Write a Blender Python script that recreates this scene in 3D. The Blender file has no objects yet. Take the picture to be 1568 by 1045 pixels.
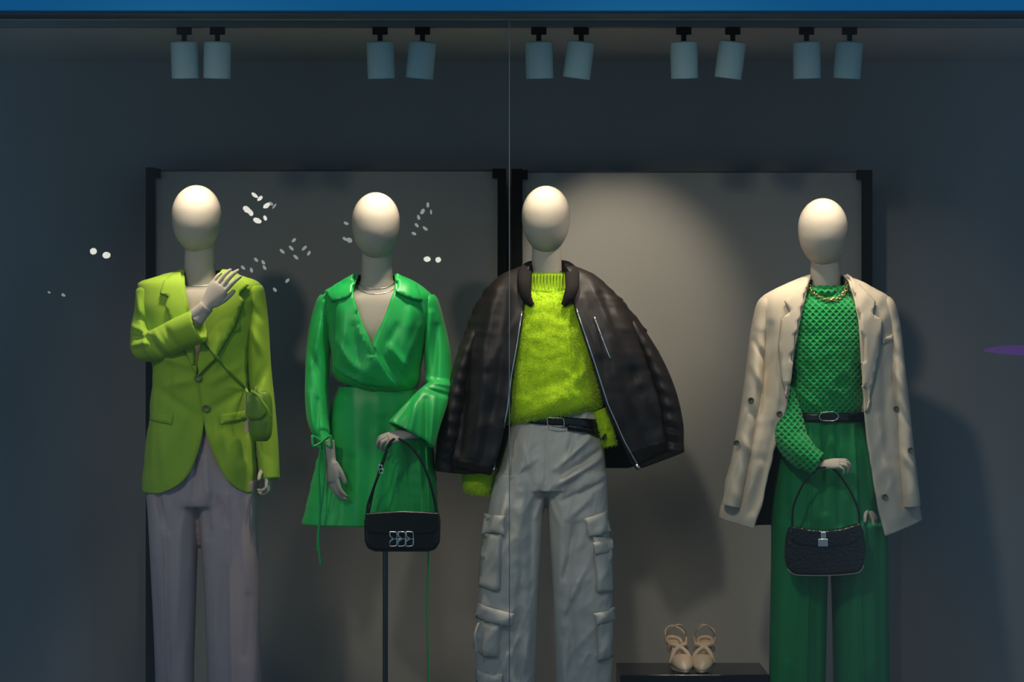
import bpy, math, random, bmesh
from mathutils import Vector, Matrix, noise, geometry
from mathutils.bvhtree import BVHTree
random.seed(4)
S=0.0021; D=8.0; ZC=1.39; KS=1.8
def X(px,y=0.0): return (px-784)*S*(D+y)/D
def Z(py,y=0.0): return ZC+(522.5-py)*S*(D+y)/D
def P(px,py,y=0.0): return Vector((X(px,y),y,Z(py,y)))
sc=bpy.context.scene
try:
    sc.view_settings.view_transform='Standard'
except Exception: pass

# ------------------------------------------------------------ materials
def mat(name,col,rough=0.7,metal=0.0,bump=0.0,bscale=400,sheen=0.0,kind='noise',spec=0.5,emis=None,estr=0,var=0.0):
    m=bpy.data.materials.new(name); m.use_nodes=True
    nt=m.node_tree; b=nt.nodes['Principled BSDF']
    b.inputs['Base Color'].default_value=(*col,1); b.inputs['Roughness'].default_value=rough
    b.inputs['Metallic'].default_value=metal
    b.inputs['Specular IOR Level'].default_value=spec
    if sheen: b.inputs['Sheen Weight'].default_value=sheen
    if emis:
        b.inputs['Emission Color'].default_value=(*emis,1); b.inputs['Emission Strength'].default_value=estr
    tc=nt.nodes.new('ShaderNodeTexCoord')
    if var>0:
        n=nt.nodes.new('ShaderNodeTexNoise'); n.inputs['Scale'].default_value=bscale*0.5; n.inputs['Detail'].default_value=4
        nt.links.new(tc.outputs['Object'],n.inputs['Vector'])
        mx=nt.nodes.new('ShaderNodeMixRGB'); mx.inputs[1].default_value=(*[c*(1-var) for c in col],1); mx.inputs[2].default_value=(*[min(1,c*(1+var)) for c in col],1)
        nt.links.new(n.outputs['Fac'],mx.inputs[0]); nt.links.new(mx.outputs[0],b.inputs['Base Color'])
    if bump>0:
        bp=nt.nodes.new('ShaderNodeBump'); bp.inputs['Strength'].default_value=bump; bp.inputs['Distance'].default_value=0.002
        if kind=='noise':
            n=nt.nodes.new('ShaderNodeTexNoise'); n.inputs['Scale'].default_value=bscale; n.inputs['Detail'].default_value=3
            nt.links.new(tc.outputs['Object'],n.inputs['Vector']); nt.links.new(n.outputs['Fac'],bp.inputs['Height'])
        elif kind=='voronoi':
            n=nt.nodes.new('ShaderNodeTexVoronoi'); n.inputs['Scale'].default_value=bscale
            nt.links.new(tc.outputs['Object'],n.inputs['Vector']); nt.links.new(n.outputs['Distance'],bp.inputs['Height'])
        nt.links.new(bp.outputs['Normal'],b.inputs['Normal'])
    return m
def knit(name,col,dark,px=5.0,py=5.0,strength=0.9,hole=0.75):
    m=bpy.data.materials.new(name); m.use_nodes=True; nt=m.node_tree; b=nt.nodes['Principled BSDF']
    b.inputs['Roughness'].default_value=0.8; b.inputs['Sheen Weight'].default_value=0.2; b.inputs['Specular IOR Level'].default_value=0.2
    tc=nt.nodes.new('ShaderNodeTexCoord'); sp=nt.nodes.new('ShaderNodeSeparateXYZ'); nt.links.new(tc.outputs['Object'],sp.inputs[0])
    def M(op,a,bv=None):
        n=nt.nodes.new('ShaderNodeMath'); n.operation=op
        for i,v in enumerate((a,bv)):
            if v is None: continue
            if isinstance(v,(int,float)): n.inputs[i].default_value=v
            else: nt.links.new(v,n.inputs[i])
        return n.outputs[0]
    k=math.pi/(px*2*S)
    a=M('MULTIPLY',M('ADD',sp.outputs[0],sp.outputs[2]),k); c=M('MULTIPLY',M('SUBTRACT',sp.outputs[0],sp.outputs[2]),k)
    s2=M('ABSOLUTE',M('MULTIPLY',M('SINE',a),M('SINE',c)))
    h=M('SUBTRACT',1.0,s2)
    cr=nt.nodes.new('ShaderNodeMixRGB'); cr.inputs[1].default_value=(*col,1); cr.inputs[2].default_value=(*dark,1)
    f=M('MULTIPLY',M('POWER',s2,2.5),hole); nt.links.new(f,cr.inputs[0]); nt.links.new(cr.outputs[0],b.inputs['Base Color'])
    bp=nt.nodes.new('ShaderNodeBump'); bp.inputs['Strength'].default_value=strength; bp.inputs['Distance'].default_value=0.006
    nt.links.new(h,bp.inputs['Height']); nt.links.new(bp.outputs['Normal'],b.inputs['Normal'])
    return m
SKIN=mat('mannequin_linen',(0.48,0.42,0.345),0.9,bump=0.3,bscale=900,var=0.10,spec=.12)
LIME=mat('lime_wool',(0.33,0.51,0.028),0.75,bump=0.12,bscale=1200,sheen=0.1,spec=.3)
LIMEBAG=mat('lime_leather',(0.15,0.28,0.015),0.4,bump=0.2,bscale=300)
MAUVE=mat('mauve_crepe',(0.50,0.385,0.38),0.8,bump=0.12,bscale=1000,spec=.2)
KELLY=mat('kelly_satin',(0.005,0.43,0.075),0.42,bump=0.05,bscale=900,sheen=0.1)
KDARK=mat('green_lining',(0.004,0.12,0.03),0.8)
LLINE=mat('lime_lining_and_lapel_shade',(0.12,0.16,0.02),0.8)  # blazer lining; also colours the painted shade strips along the lapels
FUZZ=mat('lime_mohair',(0.47,0.70,0.012),0.95,bump=0.8,bscale=180,sheen=0.3,var=0.12,spec=0.1)
NYLON=mat('black_nylon',(0.017,0.012,0.011),0.5,bump=0.08,bscale=200,spec=.4)
NYL2=mat('black_rib',(0.012,0.009,0.009),0.8,bump=0.5,bscale=300,spec=.2)
CARGO=mat('ecru_cotton',(0.60,0.555,0.485),0.85,bump=0.2,bscale=500,spec=.2)
LINEN=mat('beige_linen',(0.62,0.52,0.39),0.85,bump=0.3,bscale=700,var=0.06,spec=.2)
LSHADE=mat('linen_lapel_shade',(0.36,0.29,0.21),0.9,spec=.1)  # darker beige for shade painted along the linen lapels
EMER=mat('emerald_crepe',(0.005,0.21,0.055),0.7,bump=0.1,bscale=900,spec=.3)
KNIT=knit('green_open_knit',(0.006,0.34,0.07),(0.001,0.03,0.010))
BLACK=mat('black_lining',(0.010,0.009,0.010),0.7,spec=.2)
LEATH=mat('black_leather',(0.008,0.007,0.007),0.28,bump=0.1,bscale=250)
CROC=mat('croc_leather',(0.010,0.007,0.007),0.3,bump=0.9,bscale=110,kind='voronoi')
SILV=mat('silver_metal',(0.75,0.73,0.68),0.25,metal=1)
DMET=mat('dark_steel',(0.10,0.10,0.10),0.35,metal=1)
GOLD=mat('gold_metal',(0.8,0.58,0.25),0.25,metal=1)
NUDE=mat('nude_leather',(0.66,0.47,0.31),0.4,bump=0.05)
WALL=mat('grey_wall_paint',(0.31,0.295,0.28),0.9,bump=0.05,bscale=60,var=0.02,spec=.2)
PANEL=mat('panel_grey',(0.345,0.325,0.295),0.8,bump=0.03,bscale=60,spec=.2)
CEIL=mat('ceiling_paint',(0.50,0.47,0.44),0.9)
FLOORM=mat('floor_grey',(0.15,0.15,0.155),0.6,bump=0.05,bscale=40)
POST=mat('black_powdercoat',(0.004,0.004,0.004),0.7,spec=.1)
FASC=mat('blue_fascia',(0.03,0.40,0.74),0.6,spec=.2)
CAN=mat('lamp_white',(0.40,0.53,0.51),0.5,spec=.2)
BTN=mat('horn_button',(0.10,0.09,0.05),0.35)
BTNL=mat('lime_button',(0.16,0.20,0.03),0.3)

# ------------------------------------------------------------ toolkit
def empty(name,loc=(0,0,0)):
    e=bpy.data.objects.new(name,None); e.location=loc; sc.collection.objects.link(e); e.empty_display_size=0.1
    bpy.context.view_layer.update(); return e
def par(o,p):
    if p is not None:
        o.parent=p; o.matrix_parent_inverse=Matrix.Translation(p.location).inverted()
def mk(name,verts,faces,m,parent=None,smooth=True,solid=0,lining=None,off=-1,sub=0,bevel=0):
    me=bpy.data.meshes.new(name); me.from_pydata([tuple(v) for v in verts],[],faces); me.validate(); me.update()
    me.materials.append(m)
    if lining: me.materials.append(lining)
    o=bpy.data.objects.new(name,me); sc.collection.objects.link(o)
    if smooth:
        for p in me.polygons: p.use_smooth=True
    if bevel:
        b=o.modifiers.new('b','BEVEL'); b.width=bevel; b.segments=3; b.limit_method='ANGLE'
    if solid:
        s=o.modifiers.new('s','SOLIDIFY'); s.thickness=solid; s.offset=off
        if lining: s.material_offset=1; s.material_offset_rim=0
    if sub:
        s=o.modifiers.new('sub','SUBSURF'); s.levels=sub; s.render_levels=sub
    par(o,parent); return o
def cat(rows,t):
    n=len(rows)-1; i=min(int(t),n-1); f=t-i
    p0=rows[max(i-1,0)]; p1=rows[i]; p2=rows[i+1]; p3=rows[min(i+2,n)]
    out=[]
    for a,b,c,d in zip(p0,p1,p2,p3):
        m1=(c-a)/2; m2=(d-b)/2; dd=c-b
        if dd==0: m1=m2=0
        else:
            if m1*dd<0: m1=0
            if m2*dd<0: m2=0
            if abs(m1)>3*abs(dd): m1=3*dd
            if abs(m2)>3*abs(dd): m2=3*dd
        f2=f*f; f3=f2*f
        out.append((2*f3-3*f2+1)*b+(f3-2*f2+f)*m1+(-2*f3+3*f2)*c+(f3-f2)*m2)
    return out
def dens(rows,step):
    out=[]
    for i in range(len(rows)-1):
        d=max(abs(rows[i+1][k]-rows[i][k]) for k in (0,1,2)); k=max(2,int(math.ceil(d/step)))
        for j in range(k): out.append(cat(rows,i+j/k))
    out.append(list(rows[-1])); return out
def disp(v,strokes,nz,cy):
    px=v.x/S+784; py=522.5-(v.z-ZC)/S; d=0
    for (x0,y0,x1,y1,w,a) in strokes:
        dx=x1-x0; dy=y1-y0; L=dx*dx+dy*dy
        t=((px-x0)*dx+(py-y0)*dy)/L; tt=min(1,max(0,t))
        q=(px-x0-tt*dx)**2+(py-y0-tt*dy)**2
        if q<9*w*w:
            e=0.35+0.65*math.sin(math.pi*min(1,max(0,0.08+0.84*tt)))
            d+=KS*a*math.exp(-q/(w*w))*e
    for (fx,fz,amp,sh,seed) in nz:
        k=noise.noise(Vector((px*fx+py*sh,py*fz,seed)))
        d+=amp*(1-2*abs(k)*1.6)*1.2
    front=-1 if v.y<cy else 1
    if front>0: d*=0.5
    return Vector((v.x,v.y+front*d,v.z))
def shell(name,rows,m,parent=None,cy=0.0,n=2.4,nt=110,step=4,strokes=(),nz=(),zf=None,solid=0.004,lining=None,xw=0,capb=False,captop=False):
    R=dens(rows,step); op=len(rows[0])>5; vs=[];fs=[]
    for r in R:
        py,xl,xr,df,db=r[:5]; cx=(xl+xr)/2; rx=max((xr-xl)/2,0.5)
        if op:
            def th(x):
                u=max(-0.999,min(0.999,(x-cx)/rx)); return math.acos(math.copysign(abs(u)**(n/2),u))
            t0=th(r[6]); t1=th(r[5])-2*math.pi
            ths=[t0+(t1-t0)*i/nt for i in range(nt+1)]
        else: ths=[math.pi/2-2*math.pi*i/nt for i in range(nt)]
        for t in ths:
            c=math.cos(t); s=math.sin(t)
            x=cx+rx*math.copysign(abs(c)**(2/n),c); y=cy-(df if s>0 else db)*math.copysign(abs(s)**(2/n),s)
            if xw: x+=xw*noise.noise(Vector((py*0.03,(1 if c>0 else -1)*3.3,cx)))*abs(c)
            p2=py+(zf(x,py) if zf else 0)
            vs.append(disp(Vector((X(x),y,Z(p2))),strokes,nz,cy))
    w=nt+1 if op else nt
    for j in range(len(R)-1):
        for i in range(nt):
            a=j*w+i; b=j*w+(i+1)%w
            fs.append((a,a+w,b+w,b))
    if capb and not op: fs.append(tuple(reversed(range((len(R)-1)*w,len(R)*w))))
    if captop and not op: fs.append(tuple(range(w)))
    return mk(name,vs,fs,m,parent,solid=solid,lining=lining,off=-1 )
def sweep(pts,nt=24,hint=Vector((0,1,0)),cap=True,sub=6,recess=0,round_=False):
    rows=[(p.x,p.y,p.z,a,b) for p,a,b in pts]; R=[]
    for i in range(len(rows)-1):
        for j in range(sub): R.append(cat(rows,i+j/sub))
    R.append(list(rows[-1]))
    C=[Vector(r[:3]) for r in R]; A=[(r[3],r[4]) for r in R]
    T=[(C[min(i+1,len(C)-1)]-C[max(i-1,0)]).normalized() for i in range(len(C))]
    if recess:
        e=C[-1]; t=T[-1]; a,b=A[-1]
        for k,off in ((0.86,0.0),(0.82,-recess),(0.3,-recess)):
            C.append(e+t*off); T.append(t); A.append((a*k,b*k))
    vs=[];fs=[]
    prev=None
    for c,t,(a,b) in zip(C,T,A):
        s=t.cross(hint)
        if s.length<0.05: s=prev or t.cross(Vector((1,0,0)))
        s=s.normalized()
        if prev is not None and s.dot(prev)<0: s=-s
        prev=s; u=s.cross(t).normalized()
        for i in range(nt):
            th=2*math.pi*i/nt; vs.append(c+s*(a*math.cos(th))+u*(b*math.sin(th)))
    for j in range(len(C)-1):
        for i in range(nt):
            p=j*nt+i;q=j*nt+(i+1)%nt; fs.append((p,q,q+nt,p+nt))
    if cap:
        fs.append(tuple(reversed(range(nt)))); fs.append(tuple(range((len(C)-1)*nt,len(C)*nt)))
    return vs,fs
def comb(parts):
    V=[];F=[]
    for v,f in parts:
        o=len(V); V+=list(v); F+=[tuple(i+o for i in q) for q in f]
    return V,F
def fuse(name,parts,m,parent=None,voxel=0.005,smooth=6,strokes=(),nz=(),cy=0.0,sub=0):
    V,F=comb(parts); me=bpy.data.meshes.new('t'); me.from_pydata([tuple(v) for v in V],[],F); me.update()
    o=bpy.data.objects.new('t',me); sc.collection.objects.link(o)
    r=o.modifiers.new('r','REMESH'); r.mode='VOXEL'; r.voxel_size=voxel
    if smooth:
        s=o.modifiers.new('s','SMOOTH'); s.iterations=smooth; s.factor=0.5
    bpy.context.view_layer.update(); dg=bpy.context.evaluated_depsgraph_get()
    me2=bpy.data.meshes.new_from_object(o.evaluated_get(dg))
    V2=[disp(v.co.copy(),strokes,nz,cy) if (strokes or nz) else v.co.copy() for v in me2.vertices]; F2=[tuple(p.vertices) for p in me2.polygons]
    bpy.data.objects.remove(o)
    return mk(name,V2,F2,m,parent,sub=sub)
def px3(pts):
    return [(P(p[0],p[1],p[2]),p[3]*S,(p[4] if len(p)>4 else p[3]*S)) for p in pts]
def tube(name,pts,m,parent=None,nt=40,sub=12,recess=0.02,strokes=(),nz=(),cy=None):
    v,f=sweep(px3(pts),nt=nt,sub=sub,recess=recess)
    cyv=sum(p[2] for p in pts)/len(pts) if cy is None else cy
    v=[disp(a,strokes,nz,cyv) for a in v]
    return mk(name,v,f,m,parent)
def wire(name,pts,r,m,parent=None,nt=8,sub=8,cap=True):
    v,f=sweep([(Vector(p),r,r) for p in pts],nt=nt,sub=sub,cap=cap,hint=Vector((0.13,1,0.21)).normalized())
    return mk(name,v,f,m,parent)
def bvh(*objs):
    V=[];F=[]
    for o in objs:
        k=len(V)
        V+=[v.co.copy() for v in o.data.vertices]; F+=[tuple(i+k for i in p.vertices) for p in o.data.polygons]
    return BVHTree.FromPolygons(V,F)
def ysurf(t,x,z,fb=None):
    h=t.ray_cast(Vector((x,-3,z)),Vector((0,1,0)))
    return h[0].y if h[0] else fb
def patch(name,poly,t,m,parent=None,off=0.004,solid=0.004,g=5,puff=0,fb=None,lift=None,ymax=None):
    pts=[]
    n=len(poly)
    for i in range(n):
        a=poly[i]; b=poly[(i+1)%n]; d=math.hypot(b[0]-a[0],b[1]-a[1]); k=max(1,int(d/g))
        for j in range(k): pts.append((a[0]+(b[0]-a[0])*j/k,a[1]+(b[1]-a[1])*j/k))
    def inside(x,y):
        c=False; j=n-1
        for i in range(n):
            xi,yi=poly[i];xj,yj=poly[j]
            if (yi>y)!=(yj>y) and x<(xj-xi)*(y-yi)/(yj-yi)+xi: c=not c
            j=i
        return c
    nb=len(pts); allp=list(pts)
    def bd(x,y): return min(math.hypot(x-a,y-b) for a,b in pts)
    x0=min(p[0] for p in pts);x1=max(p[0] for p in pts);y0=min(p[1] for p in pts);y1=max(p[1] for p in pts)
    y=y0+g/2
    while y<y1:
        x=x0+g/2
        while x<x1:
            if inside(x,y) and bd(x,y)>g*0.5: allp.append((x,y))
            x+=g
        y+=g
    res=geometry.delaunay_2d_cdt([Vector(p) for p in allp],[],[list(range(nb))],1,1e-5)
    V=[];ys=[]
    for v in res[0]:
        yy=ysurf(t,X(v.x),Z(v.y)) if t else fb
        if yy is not None and ymax is not None and yy>ymax: yy=None
        ys.append(yy)
    good=[q for q in ys if q is not None]; mean=sum(good)/len(good) if good else (fb or 0)
    for v,q in zip(res[0],ys):
        if q is None:
            bb=min(((v.x-w.x)**2+(v.y-w.y)**2,k) for w,k in zip(res[0],ys) if k is not None) if good else (0,mean)
            q=bb[1]
        pf=0
        if puff: pf=puff*min(1,bd(v.x,v.y)/(g*1.6))**0.5
        if lift: pf+=lift(v.x,v.y)
        V.append(Vector((X(v.x),q-off-pf,Z(v.y))))
    F2=[]
    for f in res[2]:
        f=tuple(f); a,b,c=V[f[0]],V[f[1]],V[f[2]]
        F2.append(f if (b-a).cross(c-a).y<0 else tuple(reversed(f)))
    return mk(name,V,F2,m,parent,solid=solid,off=-1)
def slab(name,poly,yf,depth,m,parent=None,bevel=0.006,smooth=True):
    n=len(poly); V=[P(x,y,yf) for x,y in poly]+[Vector((X(x,yf),yf+depth,Z(y,yf))) for x,y in poly]
    F=[tuple(range(n)),tuple(reversed(range(n,2*n)))]+[(i,i+n,(i+1)%n+n,(i+1)%n) for i in range(n)]
    o=mk(name,V,F,m,parent,smooth=False,bevel=bevel)
    bm=bmesh.new(); bm.from_mesh(o.data); bmesh.ops.recalc_face_normals(bm,faces=bm.faces); bm.to_mesh(o.data); bm.free()
    return o
def box(name,x0,x1,y0,y1,z0,z1,m,parent=None,bevel=0):
    V=[(x,y,z) for x in (x0,x1) for y in (y0,y1) for z in (z0,z1)]
    F=[(0,1,3,2),(4,6,7,5),(0,4,5,1),(2,3,7,6),(0,2,6,4),(1,5,7,3)]
    return mk(name,V,F,m,parent,smooth=False,bevel=bevel)
def button(name,px,py,t,m,parent,r=4.5):
    y=ysurf(t,X(px),Z(py),-0.13); c=Vector((X(px),y-0.004,Z(py))); V=[];F=[]
    prof=[(0,-.001),(0.55,-.001),(0.7,-.004),(0.95,-.004),(1.0,0),(1.0,0.006)]
    n=20
    for k,(q,yy) in enumerate(prof):
        for i in range(n):
            a=2*math.pi*i/n; V.append(c+Vector((math.cos(a)*r*S*max(q,.01),yy,math.sin(a)*r*S*max(q,.01))))
    for k in range(len(prof)-1):
        for i in range(n): F.append((k*n+i,k*n+(i+1)%n,(k+1)*n+(i+1)%n,(k+1)*n+i))
    return mk(name,V,F,m,parent)
def strap(pts,w,tree,m,parent,name='strap',off=.009):
    L=[]
    for i in range(len(pts)-1):
        for j in range(6):
            f=j/6; L.append((pts[i][0]+(pts[i+1][0]-pts[i][0])*f,pts[i][1]+(pts[i+1][1]-pts[i][1])*f))
    L.append(pts[-1]); V=[]
    for i,(x,y) in enumerate(L):
        a=L[max(i-1,0)];b=L[min(i+1,len(L)-1)];dx=b[0]-a[0];dy=b[1]-a[1];q=math.hypot(dx,dy) or 1
        yy=ysurf(tree,X(x),Z(y),-.1)-off
        for s in (-1,1): V.append(Vector((X(x-dy/q*w*s),yy,Z(y+dx/q*w*s))))
    F=[(2*i,2*i+1,2*i+3,2*i+2) for i in range(len(L)-1)]
    return mk(name,V,F,m,parent,solid=.003,off=0)
def hairs(name,objs,n,ln,m,parent,droop=.3):
    V=[];F=[]
    for o,cnt in zip(objs,n):
        ps=o.data.polygons; np_=len(ps)
        for _ in range(cnt):
            p=ps[random.randrange(np_)]; vs=[o.data.vertices[i].co for i in p.vertices]
            a,b=random.random(),random.random()
            c=vs[0].lerp(vs[1],a).lerp(vs[-1].lerp(vs[-2],a),b)
            nn=p.normal.copy()
            if c.y<0 and nn.y>0: nn=-nn
            d=(nn+Vector((random.uniform(-.9,.9),random.uniform(-.3,.3),random.uniform(-.9,.9)-droop))).normalized()
            t=d.cross(Vector((random.uniform(-1,1),random.uniform(-1,1),random.uniform(-1,1)))).normalized()*.0005
            L=ln*random.uniform(.5,1.3); k=len(V)
            mid=c+d*L*.55; tip=mid+(d+Vector((random.uniform(-.6,.6),0,random.uniform(-.6,.3)))).normalized()*L*.45
            V+=[c-t,c+t,mid+t*.8,mid-t*.8,tip]; F+=[(k,k+1,k+2,k+3),(k+3,k+2,k+4)]
    return mk(name,V,F,m,parent,smooth=False)
def hand(name,wrist,fwd,palm,L,m,parent,side=1,curl=(20,25,30,35),spread=6,thumb=(0.75,0.62,-0.25),tc=15,arm=0.06):
    Y=fwd.normalized(); Zh=-(palm-Y*palm.dot(Y)).normalized(); Xh=Y.cross(Zh).normalized()*side
    def W(x,y,z): return wrist+Xh*(x*L)+Y*(y*L)+Zh*(z*L)
    parts=[]
    pp=[(W(0,-arm/L,0),.145*L,.125*L),(W(0,-.03,0),.135*L,.105*L),(W(0,.06,0),.16*L,.095*L),(W(0.01,.22,0),.205*L,.09*L),(W(0,.38,0.0),.22*L,.08*L),(W(0,.48,0),.20*L,.06*L)]
    parts.append(sweep(pp,nt=20,sub=4,hint=Zh))
    bx=[.155,.052,-.052,-.15]; by=[.42,.45,.43,.38]; ln=[.46,.52,.48,.37]; rr=[.050,.052,.049,.043]
    for i in range(4):
        a=math.radians(curl[i]*0.35); sp=math.radians((1.5-i)*spread)
        p=W(bx[i],by[i],0.0); pts=[(p,rr[i]*L,rr[i]*L)]
        for k,fr in enumerate((.46,.30,.24)):
            d=Xh*math.sin(sp)+(Y*math.cos(a)-Zh*math.sin(a))*math.cos(sp)
            p=p+d*(ln[i]*fr*L); r=rr[i]*L*(0.93,0.85,0.6)[k]; pts.append((p,r,r)); a+=math.radians(curl[i])
        pts.append((p+d*(0.02*L),rr[i]*L*0.25,rr[i]*L*0.25))
        parts.append(sweep(pts,nt=12,sub=4,hint=Xh))
    th=Vector(thumb).normalized(); p=W(.12,.10,-.01); pts=[(p,.075*L,.075*L)]
    d=Xh*th.x+Y*th.y+Zh*th.z
    for k,fr in enumerate((.18,.17,.13)):
        p=p+d*(fr*L); r=(.062,.052,.040)[k]*L; pts.append((p,r,r))
        d=(d+(Y*0.5-Xh*0.5)*math.radians(tc)*1.2).normalized()
    pts.append((p+d*.02*L,.015*L,.015*L)); parts.append(sweep(pts,nt=12,sub=4,hint=Zh))
    return fuse(name,parts,m,parent,voxel=0.0024,smooth=3)
def head(parent,cx,top,bot,hw=37.5,y0=-0.015):
    V=[];F=[];N=48;M=36
    for j in range(M+1):
        ph=math.pi*j/M; u=-math.cos(ph); t=(u+1)/2
        if t<.43: w=math.sqrt(max(0,1-((.43-t)/.43)**2))
        else: w=max(0,1-((t-.43)/.57)**2.25)**0.56
        w=max(w,.001)
        for i in range(N):
            a=2*math.pi*i/N; s=math.sin(a)
            yf=-s*0.094*w*(1.0 if s>0 else 1.06)+ (-0.012*t if s>0 else 0.0) + (0.0 if s>0 else -0.02*t*abs(s))
            V.append(Vector((X(cx+math.cos(a)*hw*w),y0+yf,Z(top+(bot-top)*t))))
    for j in range(M):
        for i in range(N): F.append((j*N+i,(j+1)*N+i,(j+1)*N+(i+1)%N,j*N+(i+1)%N))
    return mk('head',V,F,SKIN,parent)
def bust(parent,cx,top,neckb,sw,bot=640,nw=24):
    rows=[(top,cx-nw+2,cx+nw-2,.05,.05),(neckb-22,cx-nw,cx+nw,.047,.055),(neckb-8,cx-nw-3,cx+nw+3,.05,.06),(neckb+3,cx-nw-18,cx+nw+18,.06,.07),
          (neckb+14,cx-sw*.8,cx+sw*.8,.075,.08),(neckb+28,cx-sw,cx+sw,.085,.085),(neckb+70,cx-sw*.9,cx+sw*.9,.10,.085),(neckb+120,cx-sw*.75,cx+sw*.75,.095,.075),(bot,cx-sw*.62,cx+sw*.62,.08,.07)]
    return shell('neck_and_bust',rows,SKIN,parent,n=2.1,nt=64,step=6,solid=0,capb=True,captop=True)
def legparts(hips,L,R):
    out=[]
    for rows in (hips,L,R):
        vs=[];fs=[];RR=dens(rows,8);nt=56
        for r in RR:
            py,xl,xr,df,db=r[:5];cx=(xl+xr)/2;rx=(xr-xl)/2;n=2.5
            for i in range(nt):
                t=2*math.pi*i/nt;c=math.cos(t);s=math.sin(t)
                vs.append(Vector((X(cx+rx*math.copysign(abs(c)**(2/n),c)),-(df if s>0 else db)*math.copysign(abs(s)**(2/n),s),Z(py))))
        for j in range(len(RR)-1):
            for i in range(nt): fs.append((j*nt+i,j*nt+(i+1)%nt,(j+1)*nt+(i+1)%nt,(j+1)*nt+i))
        fs.append(tuple(range(nt)));fs.append(tuple(range((len(RR)-1)*nt,len(RR)*nt)))
        out.append((vs,fs))
    return out
def feet(parent,xs):
    for i,x in enumerate(xs):
        pts=[(Vector((X(x),.07,.035)),.03,.03),(Vector((X(x),.03,.04)),.036,.036),(Vector((X(x),-.06,.03)),.042,.028),(Vector((X(x),-.13,.02)),.03,.018),(Vector((X(x),-.15,.016)),.01,.008)]
        v,f=sweep(pts,nt=20,sub=5,hint=Vector((0,0,1))); mk('foot_%d'%(i+1),v,f,SKIN,parent)

# ------------------------------------------------------------ room
yW=0.9; zCe=2.389; yG=-0.42
box('floor',-2.6,2.6,-0.5,1.0,-0.06,0,FLOORM)
box('wall_back',-2.6,2.6,yW,yW+.1,0,zCe+.3,WALL)
box('wall_left',-2.6,-2.5,-0.5,1.0,0,zCe+.3,WALL)
box('wall_right',2.5,2.6,-0.5,1.0,0,zCe+.3,WALL)
box('ceiling',-2.6,2.6,-0.36,1.0,zCe,zCe+.1,CEIL)
box('pavement',-4,4,-3.4,-0.5,-0.16,-0.06,FLOORM)
fz=Z(21,yG)
box('trim_1',-3,3,-0.50,-0.36,fz,fz+.6,FASC)
box('trim_2',-3,3,-0.47,-0.37,fz-.010,fz,mat('seal_grey',(0.10,0.12,0.13),.6))
g=bpy.data.materials.new('window_glass'); g.use_nodes=True; nt=g.node_tree; nt.nodes.clear()
o=nt.nodes.new('ShaderNodeOutputMaterial'); mx=nt.nodes.new('ShaderNodeMixShader'); tr=nt.nodes.new('ShaderNodeBsdfTransparent'); gl=nt.nodes.new('ShaderNodeBsdfGlossy')
gl.inputs['Roughness'].default_value=0.0; tr.inputs[0].default_value=(0.95,0.98,0.97,1)
mx.inputs[0].default_value=0.08; nt.links.new(tr.outputs[0],mx.inputs[1]); nt.links.new(gl.outputs[0],mx.inputs[2]); nt.links.new(mx.outputs[0],o.inputs[0])
xs=X(780,yG)
def pane(n,x0,x1):
    mk(n,[(x0,yG,-.0),(x1,yG,-.0),(x1,yG,fz-.010),(x0,yG,fz-.010)],[(0,1,2,3)],g,smooth=False)
pane('window_1',-2.5,xs-.0012); pane('window_2',xs+.0012,2.5)
box('trim_3',xs-.0013,xs+.0013,yG-.005,yG+.005,0,fz-.010,mat('glass_joint_seal',(0.17,0.21,0.22),0.4))
RAIL=mat('rail_grey',(0.07,0.07,0.07),.7)
def panel(px0,px1,w0,w1,top):
    y=0.72; e=empty('display_panel',P((px0+px1)/2,700,y)); zt=Z(top,y)
    box('board',X(px0+w0,y),X(px1-w1,y),y,y+.02,0.0,zt-.004,PANEL,e)
    box('post_left',X(px0,y),X(px0+w0,y),y-.03,y+.03,0,zt+.006,POST,e)
    box('post_right',X(px1-w1,y),X(px1,y),y-.03,y+.03,0,zt+.002,POST,e)
    box('top_rail',X(px0+w0,y),X(px1-w1,y),y-.002,y+.02,zt-.006,zt,RAIL,e)
    box('bracket_left',X(px0+w0,y),X(px0+w0+8,y),y-.03,y+.02,zt-.030,zt+.002,POST,e)
    box('bracket_right',X(px1-w1-8,y),X(px1-w1,y),y-.03,y+.02,zt-.030,zt+.002,POST,e)
panel(225,775,13,13,260); panel(783,1334,17,15,262)

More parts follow.
